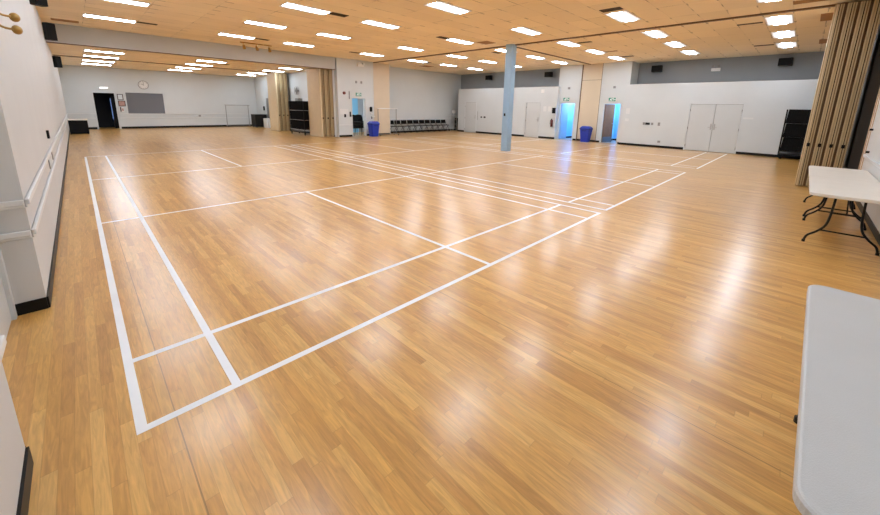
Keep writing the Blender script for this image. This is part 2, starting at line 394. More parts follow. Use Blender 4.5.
# alcove side wall, pillar with door, bench wall
struct(MB().box((XA, YP + 0.3, 0), (XA + 0.12, YB, HC)).build('wall_alcove', 'wall_cool'), 'white side wall of the area behind the beam', 'wall')
base('baseboard_alcove', [((XA, YP + 0.3), (XA, YB), (-1, 0))], 'black baseboard along the side wall behind the beam')
PX0, PX1 = 10.92, 11.78
b = MB()
b.box((XA + 0.12, YP, 0), (PX0, YP + 0.2, HC)).box((PX0, YP, 2.12), (PX1, YP + 0.2, HC)).box((PX1, YP, 0), (12.25, YP + 0.2, HC))
b.box((XA + 0.1, YP - 0.001, 0), (XA + 0.122, YP + 0.4, HC)).box((12.25, YP, 0), (12.37, YP + 0.4, HC))
b.box((13.57, YP + 0.2, 0), (13.7, YN + 0.1, HC))
struct(b.build('wall_pillar', 'wall_cool'), 'white wall section with a door under a green exit sign', 'wall')
pk = struct(box('trim_5', (12.37, YP + 0.12, 0.0), (13.6, YP + 0.22, HC), 'pocket'), 'beige partition pocket panel beside the doorway with black chairs', 'panel')
box('edge_strip', (12.37, YP + 0.1, 0), (12.40, YP + 0.125, HC), 'brown_gap', pk)
base('baseboard_pillar', [((XA + 0.1, YP), (PX0 - 0.05, YP), (0, -1)), ((PX1 + 0.05, YP), (12.37, YP), (0, -1)), ((12.4, YP + 0.12), (13.57, YP + 0.12), (0, -1))], 'black baseboard along the wall section with the exit sign')
rail('trim_6', [((XA + 0.1, YP), (PX0 - 0.05, YP), (0, -1)), ((PX1 + 0.05, YP), (12.37, YP), (0, -1))], 0.66, d=0.02, h=0.03, label='chair rail on the wall section with the exit sign')
def frame_y(name, x0, x1, y, zt, label, w=0.05, dep=0.22):
    return struct(MB().box((x0 - w, y - 0.015, 0), (x0, y + dep, zt + w)).box((x1, y - 0.015, 0), (x1 + w, y + dep, zt + w)).box((x0 - w, y - 0.015, zt), (x1 + w, y + dep, zt + w)).build(name, 'frame'), label, 'door')
frame_y('door_3', PX0, PX1, YP, 2.12, 'open doorway with black chairs stacked in it')
b = MB().box((10.1, 18.6, 0), (13.5, 18.7, 2.7)).box((13.4, YP + 0.4, 0), (13.5, 18.7, 2.7)).box((10.09, YP + 0.2, 2.6), (13.5, 18.7, 2.7)).box((10.09, YP + 0.4, 0), (10.16, 18.7, 2.7))
struct(b.build('wall_passage', 'passage_grey'), 'pale grey passage wall with a blue panel behind the chair doorway', 'wall')
box('blue_panel', (12.2, 18.57, 0), (12.95, 18.6, 2.4), 'blue_wall', bpy.data.objects['wall_passage'])
box('lamp_panel', (10.6, 17.0, 2.57), (11.8, 17.5, 2.6), 'lamp_dim', bpy.data.objects['wall_passage'])
struct(MB().box((13.5, YN, 0), (XG + 0.2, YN + 0.15, HC)).build('wall_north', 'wall_cool'), 'white end wall behind the row of black chairs', 'wall')
base('baseboard_north', [((13.7, YN), (XG, YN), (0, -1))], 'black baseboard behind the row of black chairs')
rail('trim_7', [((13.7, YN), (XG, YN), (0, -1))], 0.93, d=0.025, h=0.03, label='chair rail behind the row of black chairs')

# right side: storage fronts, grey recessed wall, washroom wall
ZC = 3.03
def wall_x(name, segs, x, m, label, dep=0.15):
    b = MB()
    for y0, y1, z0, z1 in segs: b.box((x, y0, z0), (x + dep, y1, z1))
    return struct(b.build(name, m), label, 'wall')
def closet(name, y0, y1, doors, label):
    b = MB(); ys = y0
    for a, c, zt in sorted(doors):
        b.box((XR, ys, 0), (XR + 0.12, a, ZC)); b.box((XR, a, zt), (XR + 0.12, c, ZC)); ys = c
    b.box((XR, ys, 0), (XR + 0.12, y1, ZC))
    b.box((XR + 0.12, y0, ZC - 0.1), (XG + 0.1, y1, ZC)); b.box((XR + 0.12, y0, 0), (XG + 0.1, y0 + 0.12, ZC - 0.1)); b.box((XR + 0.12, y1 - 0.12, 0), (XG + 0.1, y1, ZC - 0.1))
    return struct(b.build(name, 'wall_cool'), label, 'wall')
closet('wall_storage_far', 8.22, 16.04, [(9.33, 10.26, 2.11), (14.33, 15.36, 2.11)], 'white storage wall behind the blue column')
closet('wall_storage_near', YS - 0.4, 4.55, [(-0.27, 1.6, 2.09)], 'white storage wall with the grey double door')
base('baseboard_right', [((XR, 8.22), (XR, 9.28), (-1, 0)), ((XR, 10.3), (XR, 14.28), (-1, 0)), ((XR, 15.4), (XR, 16.04), (-1, 0)), ((XR, YS - 0.4), (XR, -0.31), (-1, 0)), ((XR, 1.64), (XR, 4.55), (-1, 0))], 'black baseboard along the white storage walls', h=0.11)
struct(MB().box((XG, 8.22, ZC - 0.2), (XG + 0.1, YN, HC)).box((XG, YS - 0.4, ZC - 0.2), (XG + 0.1, 4.55, HC)).build('wall_upper_grey', 'grey_wall'), 'grey upper wall set back above the white storage walls', 'wall')
XW = 20.08
D1, D2 = (7.26, 8.14), (4.76, 5.60)
b = MB()
b.box((XW, 4.43, 0), (XW + 0.12, D2[0], HC)).box((XW, D2[0], 2.07), (XW + 0.12, D2[1], HC)).box((XW, D2[1], 0), (XW + 0.12, 5.87, HC))
b.box((XW, 7.01, 0), (XW + 0.12, D1[0], HC)).box((XW, D1[0], 2.07), (XW + 0.12, D1[1], HC)).box((XW, D1[1], 0), (XW + 0.12, 8.34, HC))
b.box((XW, 4.43, ZC - 0.1), (XG + 0.1, 4.55, HC)).box((XW, 8.22, ZC - 0.1), (XG + 0.1, 8.34, HC))
struct(b.build('wall_washroom', 'wall_cool'), 'white wall with two blue-lit doorways and a beige panel', 'wall')
pr_ = struct(box('trim_8', (XW + 0.03, 5.87, 0), (XW + 0.12, 7.01, HC), 'pocket'), 'tall beige pocket panel behind the right blue bin', 'panel')
MB().box((XW + 0.02, 6.96, 0), (XW + 0.035, 7.01, HC)).box((XW + 0.02, 5.87, 0), (XW + 0.035, 5.90, HC)).build('edge_strip', 'brown_gap', pr_)
box('seam', (XW + 0.024, 5.9, 3.33), (XW + 0.032, 6.96, 3.345), 'brown_gap', pr_)
base('baseboard_washroom', [((XW, 7.01), (XW, 7.2), (-1, 0)), ((XW + 0.03, 5.9), (XW + 0.03, 6.96), (-1, 0)), ((XW, 5.66), (XW, 5.87), (-1, 0)), ((XW, 4.55), (XW, 4.7), (-1, 0))], 'black baseboard between the two blue-lit doorways')
def frame_x(name, y0, y1, x, zt, label, w=0.05, dep=0.14):
    return struct(MB().box((x - 0.015, y0 - w, 0), (x + dep, y0, zt + w)).box((x - 0.015, y1, 0), (x + dep, y1 + w, zt + w)).box((x - 0.015, y0 - w, zt), (x + dep, y1 + w, zt + w)).build(name, 'frame'), label, 'door')
frame_x('door_4', D1[0], D1[1], XW, 2.07, 'open doorway to the bright blue room left of the beige panel')
d5 = frame_x('door_5', D2[0], D2[1], XW, 2.07, 'doorway with a brown door ajar right of the beige panel')
ang = math.radians(76)
mx = Matrix.Translation((XW + 0.12, D2[1] - 0.01, 0)) @ Matrix.Rotation(ang, 4, 'Z')
lf = MB().box((-0.02, -0.84, 0.01), (0.025, 0, 2.06), mx).build('door_leaf', 'wood_door', d5)
lf['label'] = 'brown wooden door leaf standing ajar'
MB().box((-0.026, -0.82, 0.02), (-0.02, -0.02, 0.3), mx).build('kick_plate', 'kick', lf)
MB().cyl(mx @ Vector((-0.06, -0.77, 1.02)), mx @ Vector((-0.06, -0.65, 1.02)), 0.012).cyl(mx @ Vector((-0.06, -0.77, 1.02)), mx @ Vector((-0.02, -0.77, 1.02)), 0.015).build('handle', 'chrome', lf)
# washroom rooms
for nm, y0, y1, lab in (('wall_washroom_left', 6.9, 8.2, 'bright sky blue room behind the left of the two doorways'), ('wall_washroom_right', 4.0, 5.75, 'bright sky blue room behind the brown door')):
    b = MB()
    b.box((22.3, y0, 0), (22.4, y1, 2.7)).box((XW + 0.12, y0 - 0.06, 0), (22.4, y0, 2.7)).box((XW + 0.12, y1, 0), (22.4, y1 + 0.06, 2.7)).box((XW + 0.12, y0, 2.6), (22.4, y1, 2.7))
    o = struct(b.build(nm, 'blue_wall'), lab, 'wall')
    MB().box((22.28, y0, 0.002), (22.3, y1, 0.1)).box((XW + 0.14, y1 - 0.012, 0.002), (22.3, y1, 0.1)).build('wall_base', 'black_base', o)
    box('floor_covering', (XW + 0.02, y0, 0.0005), (22.3, y1, 0.004), 'grey_floor', o)
    box('lamp_panel', (20.9, (y0 + y1) / 2 - 0.3, 2.57), (22.0, (y0 + y1) / 2 + 0.3, 2.6), 'lamp_blue', o)

d4 = bpy.data.objects['door_4']
mx4 = Matrix.Translation((XW + 0.13, D1[1] - 0.01, 0)) @ Matrix.Rotation(math.radians(88), 4, 'Z')
o4 = MB().box((-0.02, -0.82, 0.01), (0.025, 0, 2.06), mx4).build('door_leaf', 'blue_wall_dull', d4); o4['label'] = 'muted blue door leaf swung open'
MB().cyl(mx4 @ Vector((-0.06, -0.76, 1.02)), mx4 @ Vector((-0.06, -0.64, 1.02)), 0.012).build('handle', 'chrome', o4)
# storage doors
def closet_door(name, y0, y1, zt, label, leaves=1):
    o = struct(MB().box((XR - 0.012, y0 - 0.045, 0), (XR + 0.1, y0, zt + 0.045)).box((XR - 0.012, y1, 0), (XR + 0.1, y1 + 0.045, zt + 0.045)).box((XR - 0.012, y0 - 0.045, zt), (XR + 0.1, y1 + 0.045, zt + 0.045)).build(name, 'frame'), label, 'door')
    MB().box((XR + 0.05, y0, 0.0), (XR + 0.07, y1, zt)).build('shadow_gap', 'door_line', o)
    wdt = (y1 - y0) / leaves
    for i in range(leaves):
        a, c = y0 + i * wdt + 0.008, y0 + (i + 1) * wdt - 0.008
        lfo = box('door_leaf', (XR + 0.005, a, 0.012), (XR + 0.048, c, zt - 0.01), 'door', o)
        hy = c if (leaves == 1 or i == 1) else a      # hinge side
        py = a if hy == c else c
        for hz in (0.22, 1.02, 1.82):
            MB().cyl((XR - 0.006, hy, hz - 0.055), (XR - 0.006, hy, hz + 0.055), 0.013).build('hinge', 'steel', lfo)
        s = 1 if py == a else -1
        MB().box((XR - 0.004, py + s * 0.03, 0.98), (XR + 0.006, py + s * 0.085, 1.24)).build('lock_plate', 'chrome', lfo)
        MB().cyl((XR - 0.05, py + s * 0.06, 1.08), (XR, py + s * 0.06, 1.08), 0.012).cyl((XR - 0.05, py + s * 0.05, 1.08), (XR - 0.05, py + s * 0.16, 1.08), 0.011).build('handle', 'chrome', lfo)
    return o
closet_door('door_6', -0.27, 1.6, 2.09, 'wide pale grey double door at the right end of the hall', 2)
closet_door('door_7', 9.33, 10.26, 2.11, 'pale grey single door just right of the blue column')
closet_door('door_8', 14.33, 15.36, 2.11, 'pale grey single door nearest the far corner')

# south wall with partition pocket
struct(MB().box((XL - 0.35, YS - 0.15, 0), (11.72, YS, HC)).box((11.6, YS - 0.5, 0), (11.72, YS, HC)).build('wall_south', 'wall'), 'white wall behind the folding tables', 'wall')
base('baseboard_south', [((XL, YS), (11.72, YS), (0, 1))], 'black baseboard behind the folding tables', h=0.11)
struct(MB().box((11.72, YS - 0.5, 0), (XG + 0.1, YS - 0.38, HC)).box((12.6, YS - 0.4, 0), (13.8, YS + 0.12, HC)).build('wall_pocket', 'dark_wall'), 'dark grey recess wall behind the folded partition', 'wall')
ts = struct(MB().box((11.70, YS, 0), (11.735, YS + 0.02, HC)).build('trim_9', 'wood_strip'), 'thin tan wood strip on the wall edge behind the far table', 'trim')
struct(MB().box((11.42, YS, 0), (11.45, YS + 0.015, HC)).build('trim_10', 'wood_strip'), 'inner tan wood strip on the wall behind the far table', 'trim')
rail('trim_11', [((XL, YS), (11.4, YS), (0, 1))], 0.92, label='chair rail on the wall behind the folding tables')

# side doorway in the left wall
d1 = struct(MB().box((XL - 0.225, 0.15, 0), (XL - 0.17, 0.22, 2.15)).box((XL - 0.225, 1.98, 0), (XL - 0.17, 2.05, 2.15)).box((XL - 0.225, 0.15, 2.08), (XL - 0.17, 2.05, 2.15)).build('door_1', 'frame'), 'recessed pale door in the near left wall', 'door')
box('door_leaf', (XL - 0.222, 0.22, 0.01), (XL - 0.195, 1.98, 2.08), 'door', d1)

# ---------------------------------------------------------------- ceiling tracks
for nm, a, c, lab in (('partition_track', (12.44, YS - 0.3, HC - 0.035), (12.54, YP + 0.1, HC), 'long brown partition track running along the ceiling from near partition to far panel'),
                      ('partition_track', (12.54, 6.55, HC - 0.03), (XW, 6.63, HC), 'shorter dark partition track from the blue column to the right wall')):
    tag(box(nm, a, c, 'track'), lab, 'ceiling track')
tag(box('partition_track', (XL, 22.0, HB - 0.03), (9.0, 22.08, HB), 'track'), 'dark partition track on the lower ceiling behind the beam', 'ceiling track')

# ---------------------------------------------------------------- column
cl = thing('support_column', (12.40, 6.45, 0), 'pale blue square steel column standing in the hall', 'column')
box('shaft', (-0.15, -0.15, 0), (0.15, 0.15, HC), 'blue_col', cl, 0.008)
box('switch_plate', (-0.158, 0.0, 1.42), (-0.15, 0.08, 1.53), 'black_pl', cl)

# ---------------------------------------------------------------- ceiling lights
def fixture_proto(name, w, l, mat_):
    r = thing(name, (0, 0, 0), 'x', 'ceiling light')
    b = MB()
    b.box((-l / 2, -w / 2, -0.012), (-l / 2 + 0.03, w / 2, 0)).box((l / 2 - 0.03, -w / 2, -0.012), (l / 2, w / 2, 0))
    b.box((-l / 2, -w / 2, -0.012), (l / 2, -w / 2 + 0.03, 0)).box((-l / 2, w / 2 - 0.03, -0.012), (l / 2, w / 2, 0))
    b.build('frame', 'fixture', r)
    MB().box((-l / 2 + 0.03, -w / 2 + 0.03, -0.008), (l / 2 - 0.03, -0.14, -0.002)).build('side_diffuser', 'diffuser_side', r)
    MB().box((-l / 2 + 0.03, 0.14, -0.008), (l / 2 - 0.03, w / 2 - 0.03, -0.002)).build('side_diffuser', 'diffuser_side', r)
    MB().box((-l / 2 + 0.03, -0.14, -0.016), (l / 2 - 0.03, 0.14, -0.002)).build('lamp_basket', mat_, r)
    return r
P0 = fixture_proto('ceiling_light', 0.56, 1.2, 'diffuser'); first = True
P0['group'] = 'ceiling lights of the main hall'
colsA, colsC = [1.13, 4.63, 6.99, 10.62], [13.58, 16.02, 18.46]
rows = [13.4, 10.45, 7.55, 4.64, 1.67, -1.3]
used = None
for ri, y in enumerate(rows):
    for ci, x in enumerate(colsA + colsC):
        o = P0 if used is None else copy_tree(P0); used = True
        o.location = (x, y, HC)
        if ci < 4:
            o['label'] = f'white ceiling light left of long track, {ORD[ri]} row from beam, {ORD[ci]} from wall'
        else:
            o['label'] = f'white ceiling light right of long track, {ORD[ri]} row from back, {ORD[ci-4]} from track'
P1 = fixture_proto('ceiling_light', 0.5, 1.22, 'diffuser_b'); P1['group'] = 'ceiling lights behind the beam'; used = None
for ri, y in enumerate([18.65, 21.1, 23.75, 26.1]):
    for ci, x in enumerate([1.17, 4.95, 8.75]):
        o = P1 if used is None else copy_tree(P1); used = True
        o.location = (x, y, HB)
        o['label'] = f'white ceiling light on lower ceiling, {ORD[ri]} row behind beam, {ORD[ci]} from left wall'

# ---------------------------------------------------------------- vents and ceiling hardware
def vent(x, y, l, w, label, m='vent', rot=0.0, z=HC):
    o = thing('ceiling_vent', (x, y, z), label, 'vent', 'ceiling vents', rot)
    MB().box((-l / 2, -w / 2, -0.01), (l / 2, -w / 2 + 0.02, 0)).box((-l / 2, w / 2 - 0.02, -0.01), (l / 2, w / 2, 0)).box((-l / 2, -w / 2, -0.01), (-l / 2 + 0.02, w / 2, 0)).box((l / 2 - 0.02, -w / 2, -0.01), (l / 2, w / 2, 0)).build('vent_frame', m, o)
    b = MB().box((-l / 2 + 0.02, -w / 2 + 0.02, -0.004), (l / 2 - 0.02, w / 2 - 0.02, -0.001))
    n = max(2, int(w / 0.06))
    for i in range(n):
        yy = -w / 2 + w * (i + 0.5) / n
        b.box((-l / 2 + 0.02, yy - 0.008, -0.009), (l / 2 - 0.02, yy + 0.008, -0.004))
    b.build('grille', m, o)
    return o
vent(2.0, 13.35, 0.52, 0.2, 'dark slot vent at the right end of the light nearest the left wall')
vent(5.5, 7.45, 0.5, 0.26, 'dark slot vent right of the large ceiling light above the middle left court')
vent(5.5, 13.35, 0.5, 0.2, 'dark slot vent right of the light above the hanging spotlight bar')
vent(9.7, 7.55, 0.5, 0.24, 'dark slot vent left of the light in front of the column')
vent(9.68, 13.45, 0.5, 0.2, 'dark slot vent left of the light above the exit sign wall')
vent(11.45, 6.95, 0.55, 0.5, 'square tan diffuser beside the track near the blue column', 'tan_vent')
vent(9.72, 1.65, 0.5, 0.26, 'dark slot vent beside the biggest bright light at top of the photo', rot=math.pi / 2)
vent(13.62, -0.68, 0.56, 0.14, 'long dark slot vent left of the light nearest the near partition', rot=math.pi / 2)
vent(18.1, -0.7, 0.56, 0.2, 'dark slot vent left of the furthest light near the right corner', rot=math.pi / 2)
vent(13.62, 4.05, 0.5, 0.2, 'dark slot vent right of the light beyond the track by the column', rot=math.pi / 2)
vent(16.3, 4.08, 0.5, 0.16, 'tan slot vent right of the middle light over the washroom side', 'tan_vent', rot=math.pi / 2)
vent(18.2, 4.05, 0.5, 0.2, 'dark slot vent right of the light closest to the beige wall panel', rot=math.pi / 2)
vent(13.0, 13.0, 0.5, 0.2, 'small dark vent right of the far light above the beige panel') .location = (14.3, 13.4, HC)
vent(13.7, 8.15, 0.5, 0.2, 'small dark vent left of the blue column top')
vent(15.6, 14.9, 0.7, 0.6, 'pale egg-crate diffuser at the far end of the ceiling', 'tan_vent')
vent(0.15, 15.0, 0.62, 0.4, 'brown vent by the left wall in front of the beam', 'tan_vent')
vent(1.45, 19.5, 0.5, 0.2, 'dark vent on the lower ceiling behind its first light row', z=HB)
vent(1.65, 23.75, 0.4, 0.2, 'dark vent on the lower ceiling between third and fourth left lights', z=HB).location = (1.7, 24.6, HB)
vent(5.75, 19.5, 0.4, 0.2, 'dark vent on the lower ceiling behind the middle column of lights', z=HB)
vent(5.75, 24.8, 0.5, 0.2, 'dark vent on the lower ceiling toward the clock wall', 'tan_vent', z=HB)
for x, y, lx, ly, lab in ((11.75, -1.9, 0.16, 0.6, 'brown access tile on the ceiling in front of the near partition'),
                          (13.9, -2.25, 0.5, 0.35, 'first small brown ceiling tile beside the near partition'),
                          (18.3, -2.27, 0.5, 0.3, 'furthest small brown ceiling tile beside the near partition')):
    tag(box('access_tile', (x - lx, y - ly / 2, HC - 0.006), (x + lx, y + ly / 2, HC), 'brown_tile'), lab, 'ceiling tile')

t = thing('spotlight_bar', (5.7, 14.6, HC), 'brass spotlight bar with three heads hanging before the beam', 'light')
MB().box((-0.62, -0.02, -0.05), (0.62, 0.02, -0.01)).build('bar', 'brass', t)
for i, dx in enumerate((-0.5, 0.0, 0.5)):
    MB().cyl((dx, 0, -0.05), (dx, 0, -0.14), 0.012).cyl((dx, 0.0, -0.12), (dx, -0.08, -0.27), 0.04, 0.065).build('spot_head', 'brass', t, smooth=False)
t = thing('dome_camera', (1.0, 9.55, HC), 'small grey ceiling dome in front of the near left light', 'camera')
MB().cyl((0, 0, -0.04), (0, 0, 0), 0.1, seg=20).build('mount', 'white_pl', t)
MB().ball((0, 0, -0.05), 0.08).build('dome', 'steel', t, smooth=True)

# ---------------------------------------------------------------- folding partitions (stacks of hinged panels)
def partition(loc, rz, npairs, th, width, h, label, face=False):
    """stack runs along local +x; panel edges show at local -y side; panels reach to +y"""
    t = thing('folding_partition', loc, label, 'partition', None, rz)
    th2 = th
    x = 0.0
    for i in range(npairs):
        for j in range(2):
            off = 0.0 if j == 0 else 0.012
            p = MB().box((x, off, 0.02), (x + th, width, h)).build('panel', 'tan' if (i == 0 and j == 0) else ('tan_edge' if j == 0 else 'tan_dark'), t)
            MB().box((x + 0.004, off - 0.012, 0.02), (x + 0.024, off, h)).box((x + th - 0.02, off - 0.012, 0.02), (x + th - 0.004, off, h)).build('edge_trim', 'tan_trim', p)
            x += th
            if j == 0:
                b = MB().box((x, 0.03, 0.02), (x + 0.012, width - 0.05, h)); b.build('hinge_gap', 'dark_gap', p)
                MB().box((x - 0.02, -0.018, 0.98), (x + 0.035, 0.0, 1.06)).build('latch', 'black_pl', p)
                x += 0.012
        if i < npairs - 1:
            MB().box((x, 0.06, 0.02), (x + 0.045, width - 0.1, h)).build('seal', 'brown_gap', p)
            x += 0.045
    return t
partition((12.24, -2.29, 0), -math.pi / 2, 4, 0.066, 1.3, HC - 0.05, 'tall tan partition folded up at the right beside the tables')
partition((9.20, 16.22, 0), 0, 3, 0.115, 1.42, 3.6, 'tan folded partition beside the white wall under the beam end')
partition((9.02, 21.65, 0), 0, 3, 0.1, 1.4, HB - 0.03, 'tan folded partition left of the left black cart, further back')

# ---------------------------------------------------------------- folding tables
def fold_table(loc, length, depth, z, m, legs, label, sp=1.0):
    t = thing('folding_table', loc, label, 'table', 'white folding tables along the wall')
    b = MB()
    r = 0.08
    b.loft([rrect(0.012, length - 0.012, 0.012, depth - 0.012, z - 0.045, r, 8), rrect(0, length, 0, depth, z - 0.038, r, 8), rrect(0, length, 0, depth, z - 0.009, r, 8),
            rrect(0.004, length - 0.004, 0.004, depth - 0.004, z - 0.002, r, 8), rrect(0.010, length - 0.010, 0.010, depth - 0.010, z, r, 8), rrect(0.02, length - 0.02, 0.02, depth - 0.02, z - 0.0006, r, 8)])
    b.build('tabletop', m, t)
    y0, y1 = 0.02, depth - 0.05           # feet (y1 is the hall side)
    mid = depth / 2
    for lx in legs:
        f = MB()
        for s in (-1, 1):
            f.tube([(lx, mid + s * 0.13, z - 0.045), (lx, mid + s * 0.14, 0.42), (lx, mid + s * 0.165, 0.27), (lx, mid + s * 0.23, 0.175), (lx, mid + s * 0.31 * sp, 0.10), (lx, mid + s * 0.335 * sp, 0.02)], 0.0135)
        lg = f.build('leg_frame', 'black_metal', t, smooth=True)
        MB().tube([(lx, mid - 0.2, 0.2), (lx, mid + 0.2, 0.2)], 0.011).build('crossbar', 'black_metal', lg, smooth=True)
        MB().tube([(lx, mid - 0.14, z - 0.06), (lx, mid + 0.14, z - 0.06)], 0.011).build('hinge_bar', 'black_metal', lg, smooth=True)
        for s in (-1, 1):
            MB().cyl((lx, mid + s * 0.335 * sp, 0.001), (lx, mid + s * 0.335 * sp, 0.035), 0.018, seg=10).build('rubber_foot', 'black_pl', lg)
        cxm = lx + (0.32 if lx < length / 2 else -0.32)
        MB().tube([(lx, mid, 0.45), (cxm, mid, z - 0.05)], 0.008).tube([(lx, mid - 0.14, 0.45), (lx, mid + 0.14, 0.45)], 0.009).build('brace', 'black_metal', t, smooth=True)
    return t
fold_table((1.15, -3.13, 0), 1.80, 0.765, 0.74, 'table', [0.5, 1.5], 'pale grey plastic folding table closest to the camera', 0.9).rotation_euler = (0, 0, -0.017)
fold_table((6.62, -3.19, 0), 1.83, 0.77, 0.73, 'table_warm', [0.25, 1.66], 'white folding table with black legs, nearer of the pair by the partition')
fold_table((8.46, -3.19, 0), 1.74, 0.77, 0.73, 'table_warm', [0.16, 1.58], 'white folding table butted behind the other, next to the partition')

# ---------------------------------------------------------------- chairs
def make_folding_chair():
    t = thing('folding_chair', (0, 0, 0), 'x', 'chair', 'black folding chairs along the far wall')
    # faces -y, base at 0
    MB().loft([rrect(-0.2, 0.2, -0.22, 0.17, 0.435, 0.05), rrect(-0.21, 0.21, -0.23, 0.18, 0.45, 0.05), rrect(-0.2, 0.2, -0.22, 0.17, 0.468, 0.05)]).build('seat', 'black_fab', t)
    mx = Matrix.Translation((0, 0.2, 0.58)) @ Matrix.Rotation(math.radians(-12), 4, 'X')
    MB().box((-0.235, -0.016, 0.0), (0.235, 0.016, 0.25), mx).build('backrest', 'black_fab', t, bevel=0.012)
    for s in (-1, 1):
        MB().tube([(s * 0.222, 0.25, 0.79), (s * 0.222, 0.19, 0.55), (s * 0.222, 0.02, 0.42), (s * 0.222, -0.25, 0.005)], 0.011, smooth=False).build('front_leg', 'black_metal', t, smooth=True)
        MB().tube([(s * 0.19, -0.12, 0.43), (s * 0.19, 0.22, 0.005)], 0.011).build('rear_leg', 'black_metal', t, smooth=True)
    MB().tube([(-0.215, -0.17, 0.13), (0.215, -0.17, 0.13)], 0.008).tube([(-0.19, 0.16, 0.09), (0.19, 0.16, 0.09)], 0.008).build('stretcher', 'black_metal', t, smooth=True)
    return t
fc = make_folding_chair()
for i in range(10):
    o = fc if i == 0 else copy_tree(fc)
    o.location = (14.32 + 0.535 * i, 16.66, 0)
    o['label'] = f'black folding chair in the row against the far wall, {ORD[i]} from the coat rack'

def make_stack_chair():
    t = thing('stacking_chair', (0, 0, 0), 'x', 'chair', 'black chairs stacked in the doorway')
    MB().loft([rrect(-0.22, 0.22, -0.22, 0.2, 0.42, 0.06), rrect(-0.24, 0.24, -0.24, 0.21, 0.445, 0.06), rrect(-0.23, 0.23, -0.23, 0.2, 0.475, 0.06)]).build('seat', 'black_fab', t)
    mx = Matrix.Translation((0, 0.21, 0.5)) @ Matrix.Rotation(math.radians(-10), 4, 'X')
    MB().loft([[tuple(mx @ Vector((x, y + yo, z))) for x, y, z in [(px_, 0.05 * (1 - (px_ / 0.24) ** 2), pz_) for px_, pz_ in ((-0.23, 0.02), (0.23, 0.02), (0.24, 0.2), (0.2, 0.34), (0, 0.38), (-0.2, 0.34), (-0.24, 0.2))]] for yo in (0.0, 0.035)]).build('backrest', 'black_fab', t)
    for sx in (-1, 1):
        MB().tube([(sx * 0.23, -0.2, 0.44), (sx * 0.25, -0.24, 0.005)], 0.012).build('leg', 'black_metal', t, smooth=True)
        MB().tube([(sx * 0.23, 0.24, 0.6), (sx * 0.23, 0.2, 0.44), (sx * 0.25, 0.26, 0.005)], 0.012, smooth=False).build('leg', 'black_metal', t, smooth=True)
    return t
sc_ = make_stack_chair()
names5 = ['bottom', 'second lowest', 'middle', 'second highest', 'topmost']
k_ = 0
for sx, sy, side in ((11.42, 16.43, 'left'), (11.95, 16.66, 'right')):
    for i in range(5):
        o = sc_ if k_ == 0 else copy_tree(sc_)
        k_ += 1
        o.location = (sx - 0.004 * i, sy - 0.012 * i, 0.085 * i)
        o['label'] = f'black stacking chair in the exit sign doorway, {names5[i]} of the {side} stack'

# ---------------------------------------------------------------- chair carts
def folded_chair_mesh():
    b = MB()
    b.loft([[(x, y, z) for x, z in ((-0.235, 0.03), (-0.2, 0.0), (0.2, 0.0), (0.235, 0.03), (0.22, 0.3), (0.235, 0.48), (0.2, 0.505), (0.0, 0.49), (-0.2, 0.505), (-0.235, 0.48), (-0.22, 0.3))] for y in (-0.034, 0.034)])
    for s in (-1, 1): b.tube([(s * 0.242, 0.0, 0.0), (s * 0.242, 0.0, 0.5)], 0.014)
    return b
def chair_cart(loc, length, nch, label, side, rail_m, tilt, dep=0.56):
    t = thing('chair_cart', loc, label, 'cart')                       # length runs along +y
    MB().box((0, 0, 0.14), (dep, length, 0.19)).build('base_frame', 'black_metal', t)
    for x in (0.06, dep - 0.06):
        for y in (0.1, length - 0.1):
            MB().cyl((x - 0.015, y, 0.055), (x + 0.015, y, 0.055), 0.054, seg=14).box((x - 0.03, y - 0.03, 0.1), (x + 0.03, y + 0.03, 0.145)).build('caster', 'black_pl', t)
    for x in (0.02, dep - 0.02):
        for y in (0.015, length - 0.015):
            MB().box((x - 0.015, y - 0.015, 0.19), (x + 0.015, y + 0.015, 1.90)).build('post', 'black_metal', t)
    for k in range(3):
        z = 0.30 + 0.54 * k
        MB().box((0.0, 0.02, z), (0.022, length - 0.02, z + 0.022)).box((dep - 0.022, 0.02, z), (dep, length - 0.02, z + 0.022)).box((0.0, 0.03, z), (dep, 0.05, z + 0.015)).box((0, length - 0.05, z), (dep, length - 0.03, z + 0.015)).build('shelf_rail', rail_m, t)
    proto = None
    for k in range(3):
        for i in range(nch):
            if proto is None:
                proto = folded_chair_mesh().build('folded_chair', 'black_fab'); o = proto
            else:
                o = proto.copy(); COL.objects.link(o)
            y = 0.075 + (length - 0.15) * i / (nch - 1)
            o.location = (loc[0] + dep / 2, loc[1] + y, 0.323 + 0.54 * k)
            o.rotation_euler = (tilt, 0, 0)
            tag(o, f'black folded chair packed on the {["bottom", "middle", "top"][k]} tier of the {side}', 'chair', f'folded chairs on the {side}')
    return t
chair_cart((19.2, -3.1, 0), 1.45, 20, 'black three-tier wheeled chair cart by the right wall behind the folded partition', 'right-hand cart', 'black_metal', 0.05)
chair_cart((8.93, 17.70, 0), 1.98, 25, 'black three-tier wheeled chair cart between the two left partitions', 'left-hand cart', 'steel', 0.0)

